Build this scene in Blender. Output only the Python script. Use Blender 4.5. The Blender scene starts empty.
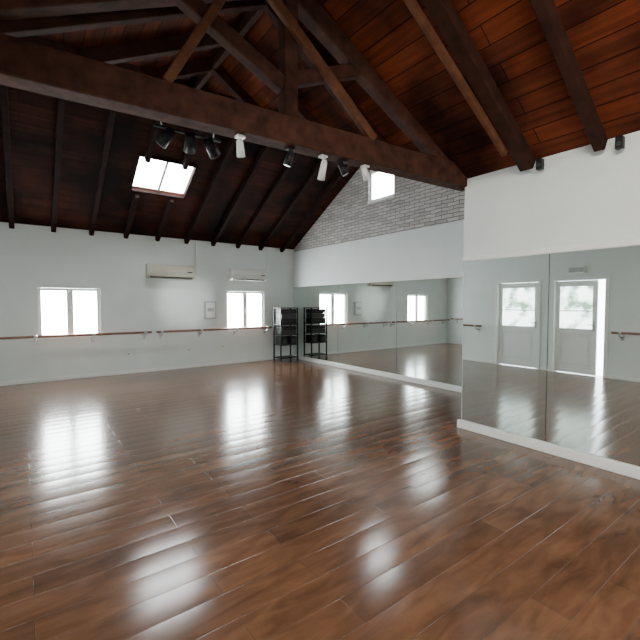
import bpy, bmesh, math, random
from mathutils import Vector, Matrix
random.seed(4)
SC = bpy.context.scene
COL = SC.collection

# ------------------------------------------------------------ dimensions
XL, XN, XF = -0.95, 4.20, 5.90      # left wall, near mirror wall, far mirror wall
YR, YJ, YB = -4.5, 2.81, 9.20       # rear wall, end of near wall, back wall
EAVE = 2.95
FS = 0.56                           # far roof slope
YRG = (YJ + YB) / 2                 # far ridge
ZRG = EAVE + FS * (YB - YRG)
XRG = 1.90
NSR = 0.65
ZNR = EAVE + NSR * (XN - XRG)
NSL = (ZNR - EAVE) / (XRG - XL)
YV = YJ + (ZNR - EAVE) / FS         # valley apex

# ------------------------------------------------------------ materials
def newmat(name):
    m = bpy.data.materials.new(name); m.use_nodes = True
    nt = m.node_tree
    return m, nt, nt.nodes['Principled BSDF']

def simple(name, col, rough=0.5, metal=0.0, noise=0.0, nscale=6.0, bump=0.0, coat=0.0, spec=0.5):
    m, nt, p = newmat(name)
    p.inputs['Roughness'].default_value = rough
    p.inputs['Specular IOR Level'].default_value = spec
    p.inputs['Metallic'].default_value = metal
    p.inputs['Coat Weight'].default_value = coat
    tc = nt.nodes.new('ShaderNodeTexCoord')
    n = nt.nodes.new('ShaderNodeTexNoise'); n.inputs['Scale'].default_value = nscale
    n.inputs['Detail'].default_value = 6
    nt.links.new(tc.outputs['Object'], n.inputs['Vector'])
    r = nt.nodes.new('ShaderNodeValToRGB')
    c = Vector(col)
    lo = c * (1 - noise); hi = c * (1 + noise)
    r.color_ramp.elements[0].position = 0.3; r.color_ramp.elements[1].position = 0.7
    r.color_ramp.elements[0].color = (*lo, 1); r.color_ramp.elements[1].color = (*[min(1, v) for v in hi], 1)
    nt.links.new(n.outputs['Fac'], r.inputs['Fac'])
    nt.links.new(r.outputs['Color'], p.inputs['Base Color'])
    if bump:
        b = nt.nodes.new('ShaderNodeBump'); b.inputs['Strength'].default_value = bump
        b.inputs['Distance'].default_value = 0.01
        nt.links.new(n.outputs['Fac'], b.inputs['Height']); nt.links.new(b.outputs['Normal'], p.inputs['Normal'])
    return m

def emit(name, col, s):
    m, nt, p = newmat(name)
    p.inputs['Base Color'].default_value = (*col, 1)
    p.inputs['Roughness'].default_value = 0.3
    p.inputs['Emission Color'].default_value = (*col, 1)
    p.inputs['Emission Strength'].default_value = s
    return m

def planks(name, swap, length, width, c1, c2, cm, rough, bump, stretch=(1.2, 22), mortar=0.004, blotch=None, spec=0.5, grain=0.8, cup=0.0):
    """board material: boards run along X (swap False) or Y (swap True)."""
    m, nt, p = newmat(name)
    tc = nt.nodes.new('ShaderNodeTexCoord')
    sep = nt.nodes.new('ShaderNodeSeparateXYZ'); nt.links.new(tc.outputs['Object'], sep.inputs[0])
    cmb = nt.nodes.new('ShaderNodeCombineXYZ')
    a, b = ('Y', 'X') if swap else ('X', 'Y')
    nt.links.new(sep.outputs[a], cmb.inputs['X']); nt.links.new(sep.outputs[b], cmb.inputs['Y'])
    br = nt.nodes.new('ShaderNodeTexBrick')
    br.offset = 0.37; br.offset_frequency = 2
    br.inputs['Scale'].default_value = 1
    br.inputs['Brick Width'].default_value = length
    br.inputs['Row Height'].default_value = width
    br.inputs['Mortar Size'].default_value = mortar
    br.inputs['Mortar Smooth'].default_value = 0.3
    br.inputs['Color1'].default_value = (*c1, 1); br.inputs['Color2'].default_value = (*c2, 1)
    br.inputs['Mortar'].default_value = (*cm, 1)
    nt.links.new(cmb.outputs[0], br.inputs['Vector'])
    mp = nt.nodes.new('ShaderNodeMapping'); mp.inputs['Scale'].default_value = (stretch[0], stretch[1], 1)
    nt.links.new(cmb.outputs[0], mp.inputs['Vector'])
    n = nt.nodes.new('ShaderNodeTexNoise'); n.inputs['Scale'].default_value = 1.0; n.inputs['Detail'].default_value = 7
    n.inputs['Distortion'].default_value = 0.6
    nt.links.new(mp.outputs[0], n.inputs['Vector'])
    r = nt.nodes.new('ShaderNodeValToRGB')
    r.color_ramp.elements[0].position = 0.33; r.color_ramp.elements[0].color = (0.55, 0.5, 0.48, 1)
    r.color_ramp.elements[1].position = 0.68; r.color_ramp.elements[1].color = (1.25, 1.2, 1.15, 1)
    nt.links.new(n.outputs['Fac'], r.inputs['Fac'])
    mx = nt.nodes.new('ShaderNodeMix'); mx.data_type = 'RGBA'; mx.blend_type = 'MULTIPLY'
    mx.inputs['Factor'].default_value = grain
    nt.links.new(br.outputs['Color'], mx.inputs['A']); nt.links.new(r.outputs['Color'], mx.inputs['B'])
    out = mx.outputs['Result']
    if blotch:
        n2 = nt.nodes.new('ShaderNodeTexNoise'); n2.inputs['Scale'].default_value = blotch[0]; n2.inputs['Detail'].default_value = 4
        nt.links.new(tc.outputs['Object'], n2.inputs['Vector'])
        r2 = nt.nodes.new('ShaderNodeValToRGB')
        r2.color_ramp.elements[0].position = 0.38; r2.color_ramp.elements[0].color = (*blotch[1], 1)
        r2.color_ramp.elements[1].position = 0.62; r2.color_ramp.elements[1].color = (*blotch[2], 1)
        nt.links.new(n2.outputs['Fac'], r2.inputs['Fac'])
        m2 = nt.nodes.new('ShaderNodeMix'); m2.data_type = 'RGBA'; m2.blend_type = 'MULTIPLY'; m2.inputs['Factor'].default_value = 1
        nt.links.new(out, m2.inputs['A']); nt.links.new(r2.outputs['Color'], m2.inputs['B'])
        out = m2.outputs['Result']
    nt.links.new(out, p.inputs['Base Color'])
    p.inputs['Roughness'].default_value = rough
    p.inputs['Specular IOR Level'].default_value = spec
    bp = nt.nodes.new('ShaderNodeBump'); bp.invert = True
    bp.inputs['Strength'].default_value = bump; bp.inputs['Distance'].default_value = 0.004
    nt.links.new(br.outputs['Fac'], bp.inputs['Height']); nt.links.new(bp.outputs['Normal'], p.inputs['Normal'])
    if cup:
        # each board is very slightly cupped and tilted, so reflections break into bands
        def mth(op, i0, i1=None):
            q = nt.nodes.new('ShaderNodeMath'); q.operation = op
            for k, v in enumerate((i0, i1)):
                if v is None: continue
                if isinstance(v, (int, float)): q.inputs[k].default_value = v
                else: nt.links.new(v, q.inputs[k])
            return q.outputs[0]
        yv = mth('DIVIDE', sep.outputs[b], width)
        fl = mth('FLOOR', yv); u = mth('SUBTRACT', mth('SUBTRACT', yv, fl), 0.5)
        wn = nt.nodes.new('ShaderNodeTexWhiteNoise'); wn.noise_dimensions = '1D'; nt.links.new(fl, wn.inputs['W'])
        tilt = mth('MULTIPLY', mth('SUBTRACT', wn.outputs['Value'], 0.5), u)
        h = mth('ADD', mth('MULTIPLY', mth('MULTIPLY', u, u), -1.0), mth('MULTIPLY', tilt, 1.0))
        b2 = nt.nodes.new('ShaderNodeBump'); b2.inputs['Strength'].default_value = 1.0; b2.inputs['Distance'].default_value = cup
        nt.links.new(h, b2.inputs['Height']); nt.links.new(bp.outputs['Normal'], b2.inputs['Normal'])
        nt.links.new(b2.outputs['Normal'], p.inputs['Normal'])
    return m

M_FLOOR = planks('laminate_floor', False, 1.25, 0.19, (0.150, 0.077, 0.043), (0.105, 0.054, 0.031), (0.065, 0.034, 0.022),
                 0.18, 0.3, stretch=(3.0, 12), mortar=0.0016, blotch=(1.6, (0.9, 0.89, 0.88), (1.14, 1.12, 1.1)), spec=0.55, grain=0.75, cup=0.0036)
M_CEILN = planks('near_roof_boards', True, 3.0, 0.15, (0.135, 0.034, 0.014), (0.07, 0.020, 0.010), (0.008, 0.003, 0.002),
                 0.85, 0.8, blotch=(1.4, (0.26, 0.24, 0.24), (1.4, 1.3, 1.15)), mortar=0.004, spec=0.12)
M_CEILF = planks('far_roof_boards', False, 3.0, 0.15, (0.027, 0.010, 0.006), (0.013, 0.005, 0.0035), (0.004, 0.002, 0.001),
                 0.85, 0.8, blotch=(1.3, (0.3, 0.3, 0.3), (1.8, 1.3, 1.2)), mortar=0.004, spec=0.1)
M_WALL = simple('painted_plaster', (0.755, 0.81, 0.795), 0.5, noise=0.03, nscale=2.2, bump=0.15)
M_TRIM = simple('white_trim_paint', (0.85, 0.87, 0.86), 0.35, noise=0.02)
M_BEAM = simple('old_timber', (0.055, 0.022, 0.014), 0.75, noise=0.45, nscale=9, bump=0.5, spec=0.15)
M_BEAM2 = simple('pale_timber', (0.12, 0.048, 0.024), 0.7, noise=0.3, nscale=9, bump=0.4, spec=0.15)
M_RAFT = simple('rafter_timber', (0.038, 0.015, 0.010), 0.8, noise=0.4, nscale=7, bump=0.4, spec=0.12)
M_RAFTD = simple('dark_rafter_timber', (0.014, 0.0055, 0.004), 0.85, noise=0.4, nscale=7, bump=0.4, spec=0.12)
M_BAR = simple('barre_wood', (0.26, 0.12, 0.08), 0.35, noise=0.2, nscale=12)
M_METAL = simple('brushed_metal', (0.55, 0.56, 0.56), 0.35, metal=0.9, noise=0.05)
M_BLACK = simple('black_plastic', (0.008, 0.009, 0.010), 0.5, noise=0.2, spec=0.3)
M_DGREY = simple('dark_grey_metal', (0.035, 0.038, 0.042), 0.45, metal=0.2, noise=0.2)
M_WHITEP = simple('white_plastic', (0.80, 0.82, 0.80), 0.35, noise=0.02)
M_BEIGE = simple('aged_plastic', (0.62, 0.60, 0.50), 0.4, noise=0.04)
M_GREYP = simple('grey_panel_paint', (0.45, 0.48, 0.48), 0.4, noise=0.04)
M_PANE = emit('daylight_pane', (0.95, 0.99, 1.0), 54)
M_SKYP = emit('skylight_pane', (0.95, 0.98, 1.0), 28)
M_FILLSKY = emit('fill_skylight_pane', (1.0, 0.93, 0.84), 30)  # glow of an unseen skylight, added to brighten the lower-right floor
M_REARFILL = emit('rear_fill_pane', (1.0, 0.97, 0.92), 6.5)  # glow of unseen rear windows, added as soft fill
# door glass: bright exterior with a hint of foliage behind the glass
m, nt, p = newmat('door_glass')
tc = nt.nodes.new('ShaderNodeTexCoord'); nz = nt.nodes.new('ShaderNodeTexNoise'); nz.inputs['Scale'].default_value = 3.2; nz.inputs['Detail'].default_value = 5
nt.links.new(tc.outputs['Object'], nz.inputs['Vector'])
r = nt.nodes.new('ShaderNodeValToRGB'); r.color_ramp.elements[0].position = .36; r.color_ramp.elements[0].color = (.12, .18, .13, 1)
r.color_ramp.elements[1].position = .50; r.color_ramp.elements[1].color = (.88, 1, .97, 1)
nt.links.new(nz.outputs['Fac'], r.inputs['Fac']); nt.links.new(r.outputs['Color'], p.inputs['Emission Color'])
p.inputs['Emission Strength'].default_value = 7.5; p.inputs['Base Color'].default_value = (.3, .35, .32, 1); p.inputs['Roughness'].default_value = .1
M_PANE_DIM = m

m, nt, p = newmat('mirror_glass')
p.inputs['Base Color'].default_value = (0.72, 0.77, 0.745, 1); p.inputs['Metallic'].default_value = 1; p.inputs['Roughness'].default_value = 0.012
M_MIR = m

# painted brick
m, nt, p = newmat('painted_brick')
tc = nt.nodes.new('ShaderNodeTexCoord'); sep = nt.nodes.new('ShaderNodeSeparateXYZ'); cmb = nt.nodes.new('ShaderNodeCombineXYZ')
nt.links.new(tc.outputs['Object'], sep.inputs[0]); nt.links.new(sep.outputs['Y'], cmb.inputs['X']); nt.links.new(sep.outputs['Z'], cmb.inputs['Y'])
br = nt.nodes.new('ShaderNodeTexBrick'); br.inputs['Scale'].default_value = 1
br.inputs['Brick Width'].default_value = 0.24; br.inputs['Row Height'].default_value = 0.065
br.inputs['Mortar Size'].default_value = 0.007; br.inputs['Mortar Smooth'].default_value = 0.5
br.inputs['Color1'].default_value = (0.62, 0.60, 0.58, 1); br.inputs['Color2'].default_value = (0.42, 0.40, 0.39, 1)
br.inputs['Mortar'].default_value = (0.22, 0.20, 0.19, 1)
nz = nt.nodes.new('ShaderNodeTexNoise'); nz.inputs['Scale'].default_value = 9; nz.inputs['Detail'].default_value = 5
nt.links.new(tc.outputs['Object'], nz.inputs['Vector'])
add = nt.nodes.new('ShaderNodeVectorMath'); add.operation = 'MULTIPLY_ADD'; add.inputs[1].default_value = (0.045, 0.045, 0.045)
nt.links.new(nz.outputs['Color'], add.inputs[0]); nt.links.new(cmb.outputs[0], add.inputs[2])
nt.links.new(add.outputs[0], br.inputs['Vector'])
nt.links.new(br.outputs['Color'], p.inputs['Base Color'])
p.inputs['Roughness'].default_value = 0.7
bp = nt.nodes.new('ShaderNodeBump'); bp.invert = True; bp.inputs['Strength'].default_value = 0.8; bp.inputs['Distance'].default_value = 0.02
nt.links.new(br.outputs['Fac'], bp.inputs['Height']); nt.links.new(bp.outputs['Normal'], p.inputs['Normal'])
M_BRICK = m

# ------------------------------------------------------------ mesh builder
class B:
    def __init__(s, name):
        s.name = name; s.bm = bmesh.new(); s.mats = []
    def mi(s, m):
        if m not in s.mats: s.mats.append(m)
        return s.mats.index(m)
    def hull8(s, vs, m):
        v = [s.bm.verts.new(x) for x in vs]
        i = s.mi(m)
        for f in ((0, 1, 2, 3), (7, 6, 5, 4), (0, 4, 5, 1), (1, 5, 6, 2), (2, 6, 7, 3), (3, 7, 4, 0)):
            fc = s.bm.faces.new([v[k] for k in f]); fc.material_index = i
    def box(s, x0, x1, y0, y1, z0, z1, m):
        s.hull8([(x0, y0, z0), (x0, y1, z0), (x1, y1, z0), (x1, y0, z0), (x0, y0, z1), (x0, y1, z1), (x1, y1, z1), (x1, y0, z1)], m)
    def prism(s, pts, ext, m):
        e = Vector(ext); i = s.mi(m)
        a = [s.bm.verts.new(p) for p in pts]; b = [s.bm.verts.new(Vector(p) + e) for p in pts]
        n = len(a)
        s.bm.faces.new(a).material_index = i; s.bm.faces.new(list(reversed(b))).material_index = i
        for k in range(n):
            s.bm.faces.new((a[k], b[k], b[(k + 1) % n], a[(k + 1) % n])).material_index = i
    def beam(s, p1, p2, w, h, m, up=(0, 0, 1), jit=0.0):
        p1 = Vector(p1); p2 = Vector(p2); d = (p2 - p1); L = d.length; d.normalize()
        u = Vector(up); sd = d.cross(u).normalized(); u = sd.cross(d).normalized()
        segs = 1 if jit == 0 else max(2, int(L / 0.4))
        prev = None; i = s.mi(m)
        for k in range(segs + 1):
            c = p1 + d * (L * k / segs)
            ww = w / 2 * (1 + random.uniform(-jit, jit)); hh = h / 2 * (1 + random.uniform(-jit, jit))
            ring = [s.bm.verts.new(c + sd * a * ww + u * b * hh) for a, b in ((-1, -1), (1, -1), (1, 1), (-1, 1))]
            if prev:
                for q in range(4):
                    s.bm.faces.new((prev[q], prev[(q + 1) % 4], ring[(q + 1) % 4], ring[q])).material_index = i
            else:
                s.bm.faces.new(ring[::-1]).material_index = i
            prev = ring
        s.bm.faces.new(prev).material_index = i
    def cyl(s, p1, p2, r, m, r2=None, seg=16):
        p1 = Vector(p1); p2 = Vector(p2); d = (p2 - p1).normalized(); r2 = r if r2 is None else r2
        a = d.orthogonal().normalized(); b = d.cross(a); i = s.mi(m)
        A = []; Bv = []
        for k in range(seg):
            t = 2 * math.pi * k / seg; o = a * math.cos(t) + b * math.sin(t)
            A.append(s.bm.verts.new(p1 + o * r)); Bv.append(s.bm.verts.new(p2 + o * r2))
        s.bm.faces.new(A[::-1]).material_index = i; s.bm.faces.new(Bv).material_index = i
        for k in range(seg):
            f = s.bm.faces.new((A[k], A[(k + 1) % seg], Bv[(k + 1) % seg], Bv[k])); f.material_index = i; f.smooth = True
    def finish(s, bevel=0.0, center=False, suffix=None):
        bmesh.ops.recalc_face_normals(s.bm, faces=s.bm.faces[:])
        me = bpy.data.meshes.new(s.name)
        off = Vector((0, 0, 0))
        if center:
            vs = [v.co for v in s.bm.verts]
            off = Vector([(min(v[k] for v in vs) + max(v[k] for v in vs)) / 2 for k in range(3)])
            bmesh.ops.translate(s.bm, verts=s.bm.verts[:], vec=-off)
        s.bm.to_mesh(me); s.bm.free()
        for m in s.mats: me.materials.append(m)
        o = bpy.data.objects.new(s.name, me); o.location = off; COL.objects.link(o)
        if bevel:
            md = o.modifiers.new('bevel', 'BEVEL'); md.width = bevel; md.segments = 2; md.limit_method = 'ANGLE'
        return o

def wall_cells(b, mat, us, vs, holes, fn):
    us = sorted(set(us + [h[0] for h in holes] + [h[1] for h in holes]))
    vs = sorted(set(vs + [h[2] for h in holes] + [h[3] for h in holes]))
    for i in range(len(us) - 1):
        for j in range(len(vs) - 1):
            uc = (us[i] + us[i + 1]) / 2; vc = (vs[j] + vs[j + 1]) / 2
            if any(h[0] < uc < h[1] and h[2] < vc < h[3] for h in holes): continue
            fn(us[i], us[i + 1], vs[j], vs[j + 1])

# ------------------------------------------------------------ floor & walls
b = B('floor'); b.box(XL - .2, XF + .2, YR - .2, YB + .2, -0.1, 0, M_FLOOR); b.finish()

W1 = (0.20, 1.24, 0.84, 1.79); W2 = (3.95, 5.00, 0.84, 1.79)
b = B('wall_back')
wall_cells(b, M_WALL, [XL - .2, XF + .2], [0, EAVE], [W1, W2], lambda a, c, d, e: b.box(a, c, YB, YB + .2, d, e, M_WALL))
b.finish()

D1 = (4.32, 5.28, 0.0, 1.98); D2 = (3.02, 3.98, 0.0, 1.98)
b = B('wall_left')
wall_cells(b, M_WALL, [YR, YB], [0, EAVE], [D1, D2], lambda a, c, d, e: b.box(XL - .2, XL, a, c, d, e, M_WALL))
b.prism([(XL, YJ, EAVE), (XL, YRG, ZRG), (XL, YB, EAVE)], (-.2, 0, 0), M_WALL)
b.finish()

b = B('wall_right')
b.box(XF, XF + .2, YJ, YB, 0, 2.88, M_WALL); b.finish()
GW = (5.52, 6.26, 3.62, 4.26)
b = B('wall_brick_gable')
zf = lambda y: EAVE + FS * ((YB - y) if y > YRG else (y - YJ))
xo = XF + 0.015
def col(pts): b.prism([(xo, y, z) for y, z in pts], (.18, 0, 0), M_BRICK)
col([(YJ, 2.88), (GW[0], 2.88), (GW[0], zf(GW[0])), (YJ, zf(YJ))])
col([(GW[1], 2.88), (YB, 2.88), (YB, zf(YB)), (GW[1], zf(GW[1]))])
col([(GW[0], 2.88), (GW[1], 2.88), (GW[1], GW[2]), (GW[0], GW[2])])
col([(GW[0], GW[3]), (GW[1], GW[3]), (GW[1], zf(GW[1])), (YRG, ZRG), (GW[0], zf(GW[0]))])
b.finish()

b = B('wall_near_partition')
b.box(XN, XF + .2, YR, YJ, 0, EAVE, M_WALL); b.finish()

RW = [(-0.3, 1.2, 0.8, 2.1), (2.2, 3.7, 0.8, 2.1)]  # openings for added fill windows behind the camera
b = B('wall_rear')
wall_cells(b, M_WALL, [XL - .2, XN], [0, EAVE], RW, lambda a, c, d, e: b.box(a, c, YR - .2, YR, d, e, M_WALL))
b.prism([(XL, YR, EAVE), (XRG, YR, ZNR), (XN, YR, EAVE)], (0, -.2, 0), M_WALL)
b.finish()

# ------------------------------------------------------------ ceiling
SK = (1.62, 2.60, 7.32, 8.06)                 # far skylight x0,x1,y0,y1
SN = (0.1, 1.2, -1.6, 0.6)                     # added skylight behind the camera, lights the near floor (left slope)
b = B('ceiling')
T = (0, 0, .12)
zb = lambda y: EAVE + FS * (YB - y)
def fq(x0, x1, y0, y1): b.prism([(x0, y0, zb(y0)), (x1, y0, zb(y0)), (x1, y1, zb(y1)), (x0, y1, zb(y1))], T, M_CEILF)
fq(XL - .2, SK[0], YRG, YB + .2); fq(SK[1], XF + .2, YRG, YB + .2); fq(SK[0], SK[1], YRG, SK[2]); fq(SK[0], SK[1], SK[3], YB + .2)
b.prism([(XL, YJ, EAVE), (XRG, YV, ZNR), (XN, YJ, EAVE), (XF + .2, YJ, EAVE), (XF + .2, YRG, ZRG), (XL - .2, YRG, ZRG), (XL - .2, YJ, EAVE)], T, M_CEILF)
b.prism([(XN, YR - .2, EAVE), (XN, YJ, EAVE), (XRG, YV, ZNR), (XRG, YR - .2, ZNR)], T, M_CEILN)
zl = lambda x: EAVE + NSL * (x - XL)
b.prism([(XRG, SN[3], ZNR), (XRG, YV, ZNR), (XL, YJ, EAVE), (XL, SN[3], EAVE)], T, M_CEILN)
def nq(x0, x1, y0, y1): b.prism([(x0, y0, zl(x0)), (x1, y0, zl(x1)), (x1, y1, zl(x1)), (x0, y1, zl(x0))], T, M_CEILN)
nq(XL, XRG, YR - .2, SN[2]); nq(XL, SN[0], SN[2], SN[3]); nq(SN[1], XRG, SN[2], SN[3])
CEIL = b.finish()

def skylight(name, c, pane):
    b = B(name)
    P = [Vector(p) for p in c]
    up = (P[1] - P[0]).cross(P[3] - P[0]).normalized()
    if up.z < 0: up = -up
    b.prism([p + up * 0.07 for p in P], up * 0.02, pane)
    for k in range(4):
        b.beam(P[k] + up * .03, P[(k + 1) % 4] + up * .03, .03, .12, M_RAFTD, up=up)
    b.beam((P[0] + P[1]) / 2 + up * .05, (P[2] + P[3]) / 2 + up * .05, .04, .04, M_GREYP, up=up)
    return b.finish(center=True)
skylight('window_1', [(SK[0], SK[2], zb(SK[2])), (SK[1], SK[2], zb(SK[2])), (SK[1], SK[3], zb(SK[3])), (SK[0], SK[3], zb(SK[3]))], M_SKYP)
skylight('fill_skylight', [(SN[0], SN[2], zl(SN[0])), (SN[1], SN[2], zl(SN[1])), (SN[1], SN[3], zl(SN[1])), (SN[0], SN[3], zl(SN[0]))], M_FILLSKY)

def window(name, u0, u1, v0, v1, c, axis, out, pane, sashes=2, fr=0.055):
    b = B(name)
    def bx(a0, a1, d0, d1, z0, z1, m):
        q0, q1 = sorted((c + out * d0, c + out * d1))
        if axis == 'y': b.box(a0, a1, q0, q1, z0, z1, m)
        else: b.box(q0, q1, a0, a1, z0, z1, m)
    g = 0.002
    bx(u0 + g, u1 - g, 0.12, 0.13, v0 + g, v1 - g, pane)
    for a0, a1, z0, z1 in ((u0 + g, u0 + fr, v0, v1), (u1 - fr, u1 - g, v0, v1), (u0 + fr, u1 - fr, v0 + g, v0 + fr), (u0 + fr, u1 - fr, v1 - fr, v1 - g)):
        bx(a0, a1, 0.03, 0.11, z0 + g, z1 - g, M_TRIM)
    for k in range(1, sashes):
        x = u0 + (u1 - u0) * k / sashes
        bx(x - .055, x + .055, 0.025, 0.10, v0 + fr, v1 - fr, M_TRIM)
    bx(u0 + g, u1 - g, -0.03, 0.03, v0 - .025, v0 + .003, M_TRIM)
    if sashes == 2:
        x = (u0 + u1) / 2
        bx(x - .012, x + .012, -0.005, 0.025, (v0 + v1) / 2 - .06, (v0 + v1) / 2 + .06, M_METAL)
    return b.finish(bevel=0.004, center=True)
window('window_3', *W1, YB, 'y', 1, M_PANE)
window('window_4', *W2, YB, 'y', 1, M_PANE)
window('window_5', *GW, XF + .015, 'x', 1, M_SKYP, sashes=1)
window('fill_window_1', *RW[0], YR, 'y', -1, M_REARFILL)
window('fill_window_2', *RW[1], YR, 'y', -1, M_REARFILL)

def door(name, y0, y1, ztop, leaf0, leaf1, pane):
    b = B(name); x = XL
    f = .06
    b.box(x - .12, x + .02, y0 - f, y0 + .005, 0, ztop + f, M_TRIM); b.box(x - .12, x + .02, y1 - .005, y1 + f, 0, ztop + f, M_TRIM)
    b.box(x - .12, x + .02, y0 + .005, y1 - .005, ztop - .005, ztop + f, M_TRIM)
    l0, l1 = leaf0, leaf1; s = .09; X0, X1 = x - .09, x - .045
    b.box(X0, X1, l0, l0 + s, .01, ztop - .01, M_TRIM); b.box(X0, X1, l1 - s, l1, .01, ztop - .01, M_TRIM)
    b.box(X0, X1, l0 + s, l1 - s, .01, .16, M_TRIM); b.box(X0, X1, l0 + s, l1 - s, .84, .96, M_TRIM); b.box(X0, X1, l0 + s, l1 - s, ztop - .13, ztop - .01, M_TRIM)
    b.box(X0 + .012, X1 - .012, l0 + s, l1 - s, .16, .84, M_WHITEP)
    b.box(X0 + .006, X1 - .006, l0 + s + .06, l1 - s - .06, .22, .78, M_TRIM)
    b.box(X0 + .015, X1 - .015, l0 + s, l1 - s, .96, ztop - .13, pane)
    zm = .96 + (ztop - .13 - .96) * .42
    b.box(X0 + .008, X1 - .006, l0 + s, l1 - s, zm - .010, zm + .010, M_TRIM)
    hy = l0 + .05
    b.box(X1, X1 + .008, hy - .02, hy + .02, .92, 1.12, M_METAL)
    b.cyl((X1, hy, 1.05), (X1 + .05, hy, 1.05), .009, M_METAL); b.cyl((X1 + .05, hy - .005, 1.05), (X1 + .05, hy + .11, 1.05), .009, M_METAL)
    return b.finish(bevel=0.003, center=True)
door('door_1', D1[0], D1[1], D1[3], D1[0] + .01, D1[1] - .01, M_PANE_DIM)
door('door_2', D2[0], D2[1], D2[3], D2[0] + .15, D2[1] - .01, M_PANE_DIM)

# ------------------------------------------------------------ timbers
ty = lambda x: 2.87 + (XN - x) * 0.108
tz = lambda x: 2.985 + (XN - x) * 0.018      # axis height of the tie beam
b = B('roof_truss')
b.beam((XN + .12, ty(XN + .12), tz(XN + .12)), (XL, ty(XL), tz(XL)), .18, .25, M_BEAM, jit=.035)
b.beam((4.02, ty(4.02), 3.06), (XRG, ty(XRG), ZNR - .12), .13, .17, M_BEAM, jit=.03)
b.beam((-.8, ty(-.8), 3.10), (XRG, ty(XRG), ZNR - .12), .13, .17, M_BEAM, jit=.03)
b.beam((XRG + .05, ty(1.95), 3.12), (XRG + .05, ty(1.95), ZNR - .05), .135, .13, M_BEAM, up=(0, 1, 0), jit=.03)
b.beam((1.90, ty(1.9), 3.42), (1.0, ty(1.0), 3.90), .11, .13, M_BEAM, jit=.03)
b.beam((1.98, ty(2.0), 3.50), (2.78, ty(2.8), 3.82), .10, .12, M_BEAM, jit=.03)
b.beam((1.60, ty(1.6) - .1, 4.20), (2.85, ty(2.85) - .07, 3.13), .06, .09, M_BEAM2)
b.beam((0.90, ty(.9) - .08, 3.16), (1.32, ty(1.3) - .08, 3.92), .05, .07, M_BEAM2)
b.finish(bevel=0.012, center=False)

b = B('near_rafters')
for y in (-3.9, -3.25, -2.6, -1.95, -1.3, -.65, 0.0, 0.74, 1.42, 2.06, 3.45, 4.1, 4.75):
    w = .13 if abs(y - 2.06) < .01 else .085
    xe = XN
    if y > YJ:
        xe = XN - FS * (y - YJ) / NSR
    b.beam((xe - .03, y, EAVE + NSR * (XN - xe) - .05), (XRG, y, ZNR - .07), w, .13, M_RAFT, jit=.03)
    if not (SN[2] - .05 < y < SN[3] + .05):
        xs = XL if y < YJ else XL + FS * (y - YJ) / NSL
        b.beam((xs + .03, y, zl(xs) - .05), (XRG, y, ZNR - .07), w, .13, M_RAFT, jit=.03)
b.beam((XRG, YR, ZNR - .06), (XRG, YV, ZNR - .06), .06, .16, M_RAFT)
b.beam((2.18, 2.16, 4.02), (3.9, 2.16, 2.99), .05, .07, M_BEAM2)
b.finish(bevel=0.008).parent = CEIL

b = B('far_rafters')
x = -0.78
while x < XF - .1:
    if not (SK[0] < x < SK[1]):
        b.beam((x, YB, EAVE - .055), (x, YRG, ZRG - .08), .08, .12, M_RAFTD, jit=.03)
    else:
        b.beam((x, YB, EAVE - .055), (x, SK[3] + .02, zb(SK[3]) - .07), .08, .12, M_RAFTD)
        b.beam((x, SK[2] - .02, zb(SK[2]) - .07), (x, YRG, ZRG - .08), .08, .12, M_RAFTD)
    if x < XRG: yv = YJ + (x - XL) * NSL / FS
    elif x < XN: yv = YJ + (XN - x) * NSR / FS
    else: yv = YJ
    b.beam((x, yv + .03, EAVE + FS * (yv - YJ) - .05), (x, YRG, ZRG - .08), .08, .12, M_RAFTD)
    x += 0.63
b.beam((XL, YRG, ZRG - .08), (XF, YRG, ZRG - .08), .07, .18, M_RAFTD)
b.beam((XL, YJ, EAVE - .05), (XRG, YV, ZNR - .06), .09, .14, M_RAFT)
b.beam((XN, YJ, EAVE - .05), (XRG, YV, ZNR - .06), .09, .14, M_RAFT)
b.finish(bevel=0.006).parent = CEIL

# ------------------------------------------------------------ mirrors
def mirror(name, x, ys, z0, z1):
    b = B(name)
    for i in range(len(ys) - 1):
        b.box(x - .012, x - .002, ys[i] + .003, ys[i + 1] - .003, z0, z1, M_MIR)
    b.box(x - .002, x - .0005, ys[0], ys[-1], z0, z1, M_BLACK)
    return b.finish()
mirror('wall_mirror', XF, [2.86, 3.60, 5.42, 7.25, 9.16], .09, 1.93)
mirror('wall_mirror', XN, [YR + .05, -3.4, -2.0, -.6, .62, 1.84, YJ - .01], .10, 1.985)
b = B('trim_1'); b.box(XN - .03, XN - .0005, YR, YJ, 1.987, 2.045, M_TRIM); b.finish(bevel=.004)
b = B('trim_2'); b.box(XF - .02, XF - .0005, YJ, YB, 1.932, 1.955, M_TRIM); b.finish(bevel=.003)
b = B('baseboard_near'); b.box(XN - .045, XN - .0005, YR, YJ + .03, 0, .095, M_TRIM); b.finish(bevel=.006)
b = B('baseboard_right'); b.box(XF - .06, XF - .0005, YJ, YB, 0, .085, M_TRIM); b.finish(bevel=.006)
b = B('baseboard_back'); b.box(XL, XF, YB - .015, YB - .0005, 0, .075, M_TRIM); b.finish(bevel=.003)
b = B('baseboard_left')
for a, c in ((YR, D2[0] - .07), (D2[1] + .07, D1[0] - .07), (D1[1] + .07, YB)): b.box(XL + .0005, XL + .015, a, c, 0, .075, M_TRIM)
b.finish(bevel=.003)

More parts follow.
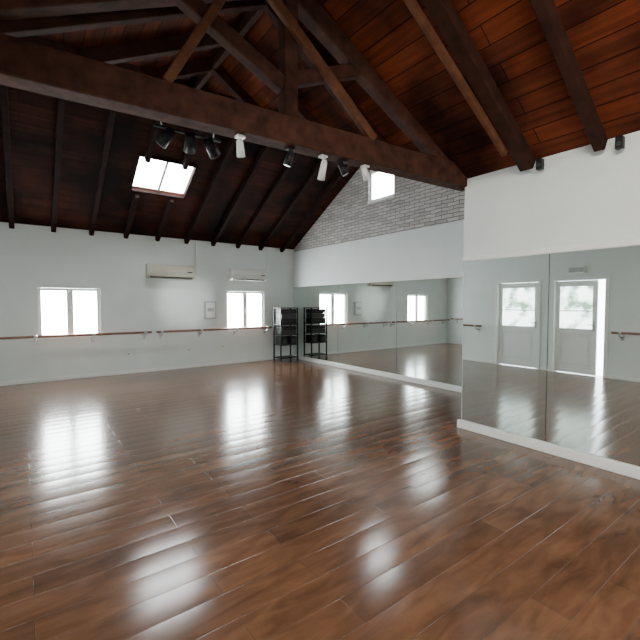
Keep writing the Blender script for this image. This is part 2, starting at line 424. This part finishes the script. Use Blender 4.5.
# ------------------------------------------------------------ barres
def barre(p1, p2, wall, brs):
    b = B('ballet_barre')
    p1 = Vector(p1); p2 = Vector(p2)
    b.cyl(p1, p2, .024, M_BAR, seg=20)
    n = Vector(wall)
    for t in brs:
        c = p1.lerp(p2, t); w = c + n * .17
        b.cyl(c - Vector((0, 0, .02)), c - Vector((0, 0, .07)), .012, M_METAL)
        b.cyl(c - Vector((0, 0, .07)), w - Vector((0, 0, .10)), .013, M_METAL)
        d = (p2 - p1).normalized() * .03
        q = w - n * .004
        b.beam(q - Vector((0, 0, .16)), q - Vector((0, 0, .02)), .06, .010, M_METAL, up=tuple(n))
        b.cyl(c - d, c + d, .029, M_METAL, seg=20)
    return b.finish(center=True)
ZB = .875
barre((-.85, YB - .175, ZB), (2.18, YB - .175, ZB), (0, 1, 0), (.05, .33, .64, .96))
barre((2.28, YB - .175, ZB), (5.12, YB - .175, ZB), (0, 1, 0), (.04, .35, .66, .96))
barre((XL + .175, 5.6, ZB + .05), (XL + .175, 8.9, ZB + .05), (-1, 0, 0), (.05, .5, .95))
barre((XL + .175, 0.2, ZB + .05), (XL + .175, 2.85, ZB + .05), (-1, 0, 0), (.05, .5, .95))

# ------------------------------------------------------------ air conditioners
def aircon(x0, x1, zc, h, d, mat):
    b = B('air_conditioner')
    y = YB - .001; hh = h / 2
    prof = [(0, -hh), (-d * .55, -hh), (-d * .86, -hh * .72), (-d, -hh * .2), (-d, hh * .55), (-d * .93, hh * .85), (-d * .75, hh), (0, hh)]
    b.prism([(x0, y + a, zc + z) for a, z in prof], (x1 - x0, 0, 0), mat)
    for k in range(4):
        z = zc + hh * (.45 - .2 * k)
        b.box(x0 + .06, x1 - .06, y - d - .003, y - d + .002, z - .006, z + .002, M_GREYP if k == 3 else mat)
    b.beam((x0 + .05, y - d * .80, zc - hh * .84), (x1 - .05, y - d * .80, zc - hh * .84), .012, .045, M_DGREY, up=(0, 0.6, 1))
    b.box(x1 - .16, x1 - .05, y - d - .004, y - d + .001, zc - hh * .1, zc + hh * .05, M_DGREY)
    b.cyl((x1 - .02, y - .04, zc - hh * .6), (x1 + .10, y - .04, zc - hh * .6), .018, M_TRIM)
    b.cyl((x1 + .10, y - .04, zc - hh * .6 - .018), (x1 + .10, y - .04, 2.88), .015, M_TRIM)
    return b.finish(bevel=.01, center=True)
aircon(2.12, 3.12, 2.19, .30, .20, M_BEIGE)
aircon(4.02, 4.98, 2.20, .28, .19, M_WHITEP)

b = B('electrical_panel')
b.box(3.40, 3.68, YB - .06, YB - .001, 1.12, 1.54, M_GREYP)
b.box(3.43, 3.65, YB - .068, YB - .06, 1.15, 1.51, M_TRIM)
b.box(3.46, 3.62, YB - .072, YB - .068, 1.30, 1.38, M_GREYP)
b.cyl((3.62, YB - .068, 1.25), (3.62, YB - .082, 1.25), .012, M_METAL)
b.finish(bevel=.004, center=True)
for x, z in ((3.02, .42), (3.86, .45), (1.75, .42)):
    b = B('wall_socket'); b.box(x - .045, x + .045, YB - .012, YB - .001, z - .045, z + .045, M_WHITEP)
    b.cyl((x, YB - .012, z), (x, YB - .015, z), .022, M_GREYP); b.finish(bevel=.002, center=True)
b = B('emergency_light'); b.box(XL + .001, XL + .06, 3.4, 3.7, 2.12, 2.26, M_WHITEP); b.box(XL + .06, XL + .075, 3.42, 3.68, 2.14, 2.24, M_GREYP); b.finish(bevel=.006, center=True)
b = B('light_switch'); b.box(XL + .001, XL + .012, 4.10, 4.19, 1.10, 1.19, M_WHITEP); b.box(XL + .012, XL + .018, 4.12, 4.17, 1.12, 1.17, M_TRIM); b.finish(bevel=.002, center=True)

# ------------------------------------------------------------ audio rack
b = B('audio_rack')
x0, x1, y0, y1 = 5.15, 5.68, 8.62, 8.99
for x in (x0, x1 - .03):
    for y in (y0, y1 - .03):
        b.box(x, x + .03, y, y + .03, .07, 1.38, M_BLACK)
        b.cyl((x + .002, y + .015, .035), (x + .028, y + .015, .035), .034, M_DGREY); b.box(x + .005, x + .025, y + .005, y + .025, .05, .075, M_METAL)
for z in (.09, .42, .68, .94, 1.36): b.box(x0 - .005, x1 + .005, y0 - .005, y1 + .005, z, z + .02, M_BLACK)
def eq(xa, xb, za, zb_, face=M_BLACK):
    b.box(xa, xb, y0 + .02, y1 - .05, za, zb_, face)
eq(x0 + .04, x1 - .04, .961, 1.10); eq(x0 + .05, x1 - .05, 1.105, 1.22, M_DGREY); eq(x0 + .04, x1 - .04, 1.225, 1.34)
eq(x0 + .05, x1 - .05, .701, .80, M_DGREY); eq(x0 + .05, x1 - .05, .805, .90)
eq(x0 + .04, x0 + .22, .441, .64); eq(x1 - .22, x1 - .04, .441, .64)
for z in (1.03, 1.16, 1.28, .75, .85):
    for k in range(4): b.cyl((x0 + .10 + k * .09, y0 + .02, z), (x0 + .10 + k * .09, y0 + .005, z), .017, M_DGREY)
for xx in (x0 + .12, x1 - .12): b.cyl((xx, y0 + .02, .53), (xx, y0 + .012, .53), .06, M_DGREY, r2=.05)
b.finish(bevel=.003, center=True)

# ------------------------------------------------------------ spotlights on the tie beam
def spot(x, aim, body, L=.13, r=.036, drop=.05):
    b = B('track_spotlight')
    y = ty(x) ; z = tz(x) - .121
    b.box(x - .035, x + .035, y - .03, y + .03, z - .022, z, M_BLACK if body is M_BLACK else M_WHITEP)
    b.cyl((x, y, z - .02), (x, y, z - drop - .03), .009, body)
    c = Vector((x, y, z - drop - .05)); d = Vector(aim).normalized()
    b.cyl(c - d * L * .4, c + d * L * .6, r * .8, body, r2=r, seg=24)
    b.cyl(c - d * L * .55, c - d * L * .4, r * .5, body, r2=r * .8, seg=24)
    b.cyl(c + d * (L * .6), c + d * (L * .6 + .004), r * .85, M_METAL, seg=24)
    return b.finish(center=True)
spot(1.50, (.3, .4, -1), M_WHITEP, .12, drop=.05)
spot(1.96, (-.2, .3, -1), M_BLACK, .12, drop=.04)
spot(2.31, (.1, .5, -1), M_WHITEP, .16, drop=.08)
spot(2.53, (.4, -.2, -.8), M_BLACK, .11, drop=.03)
spot(2.80, (.6, .2, -.8), M_WHITEP, .12, drop=.02)

b = B('stage_light_bar')
cx, cy, cz = 1.85, 5.50, 3.80
b.cyl((cx - .45, cy, cz), (cx + .45, cy, cz), .02, M_BLACK)
for dx in (-.35, .35): b.cyl((cx + dx, cy, cz), (cx + dx * 1.2, cy + .1, 4.42), .009, M_METAL)
for dx, a in ((-.3, (-.5, .6, -.7)), (.02, (.2, .7, -.7)), (.32, (.6, .3, -.7))):
    d = Vector(a).normalized(); c = Vector((cx + dx, cy, cz - .12))
    b.cyl(c + Vector((0, 0, .12)), c, .01, M_METAL)
    b.cyl(c - d * .12, c + d * .12, .06, M_BLACK, r2=.085, seg=24)
    b.cyl(c + d * .12, c + d * .125, .075, M_METAL, seg=24)
b.finish(center=True)

for y in (1.93, 1.27):
    b = B('wall_speaker')
    b.box(XN - .035, XN - .001, y - .015, y + .015, 2.86, 2.89, M_DGREY)
    b.box(XN - .09, XN - .035, y - .028, y + .028, 2.82, 2.92, M_BLACK)
    b.cyl((XN - .09, y, 2.86), (XN - .094, y, 2.86), .02, M_DGREY); b.finish(bevel=.006, center=True)

# ------------------------------------------------------------ lights
def spotlight(loc, tgt, e, size, col=(1, .97, .9), blend=1, rad=.04):
    l = bpy.data.lights.new('spot_lamp', 'SPOT'); l.energy = e; l.spot_size = math.radians(size); l.spot_blend = blend; l.color = col; l.shadow_soft_size = rad
    o = bpy.data.objects.new('spot_lamp', l); o.location = loc
    o.rotation_euler = (Vector(tgt) - Vector(loc)).to_track_quat('-Z', 'Y').to_euler(); COL.objects.link(o)
spotlight((1.55, 3.35, 2.72), (2.95, 9.2, 1.55), 800, 15, col=(.95, 1, .97))

w = bpy.data.worlds.new('World'); SC.world = w; w.use_nodes = True
bg = w.node_tree.nodes['Background']; bg.inputs[0].default_value = (.9, .97, 1, 1); bg.inputs[1].default_value = 18.0

# ------------------------------------------------------------ camera
cd = bpy.data.cameras.new('Camera'); cam = bpy.data.objects.new('Camera', cd); COL.objects.link(cam)
cd.sensor_width = 36; cd.lens = 399 / 640 * 36; cd.clip_start = .05
cam.location = (0, 0, 1.5)
cam.rotation_euler = (math.radians(90 - 2.44), 0, math.radians(-36.5))
SC.camera = cam
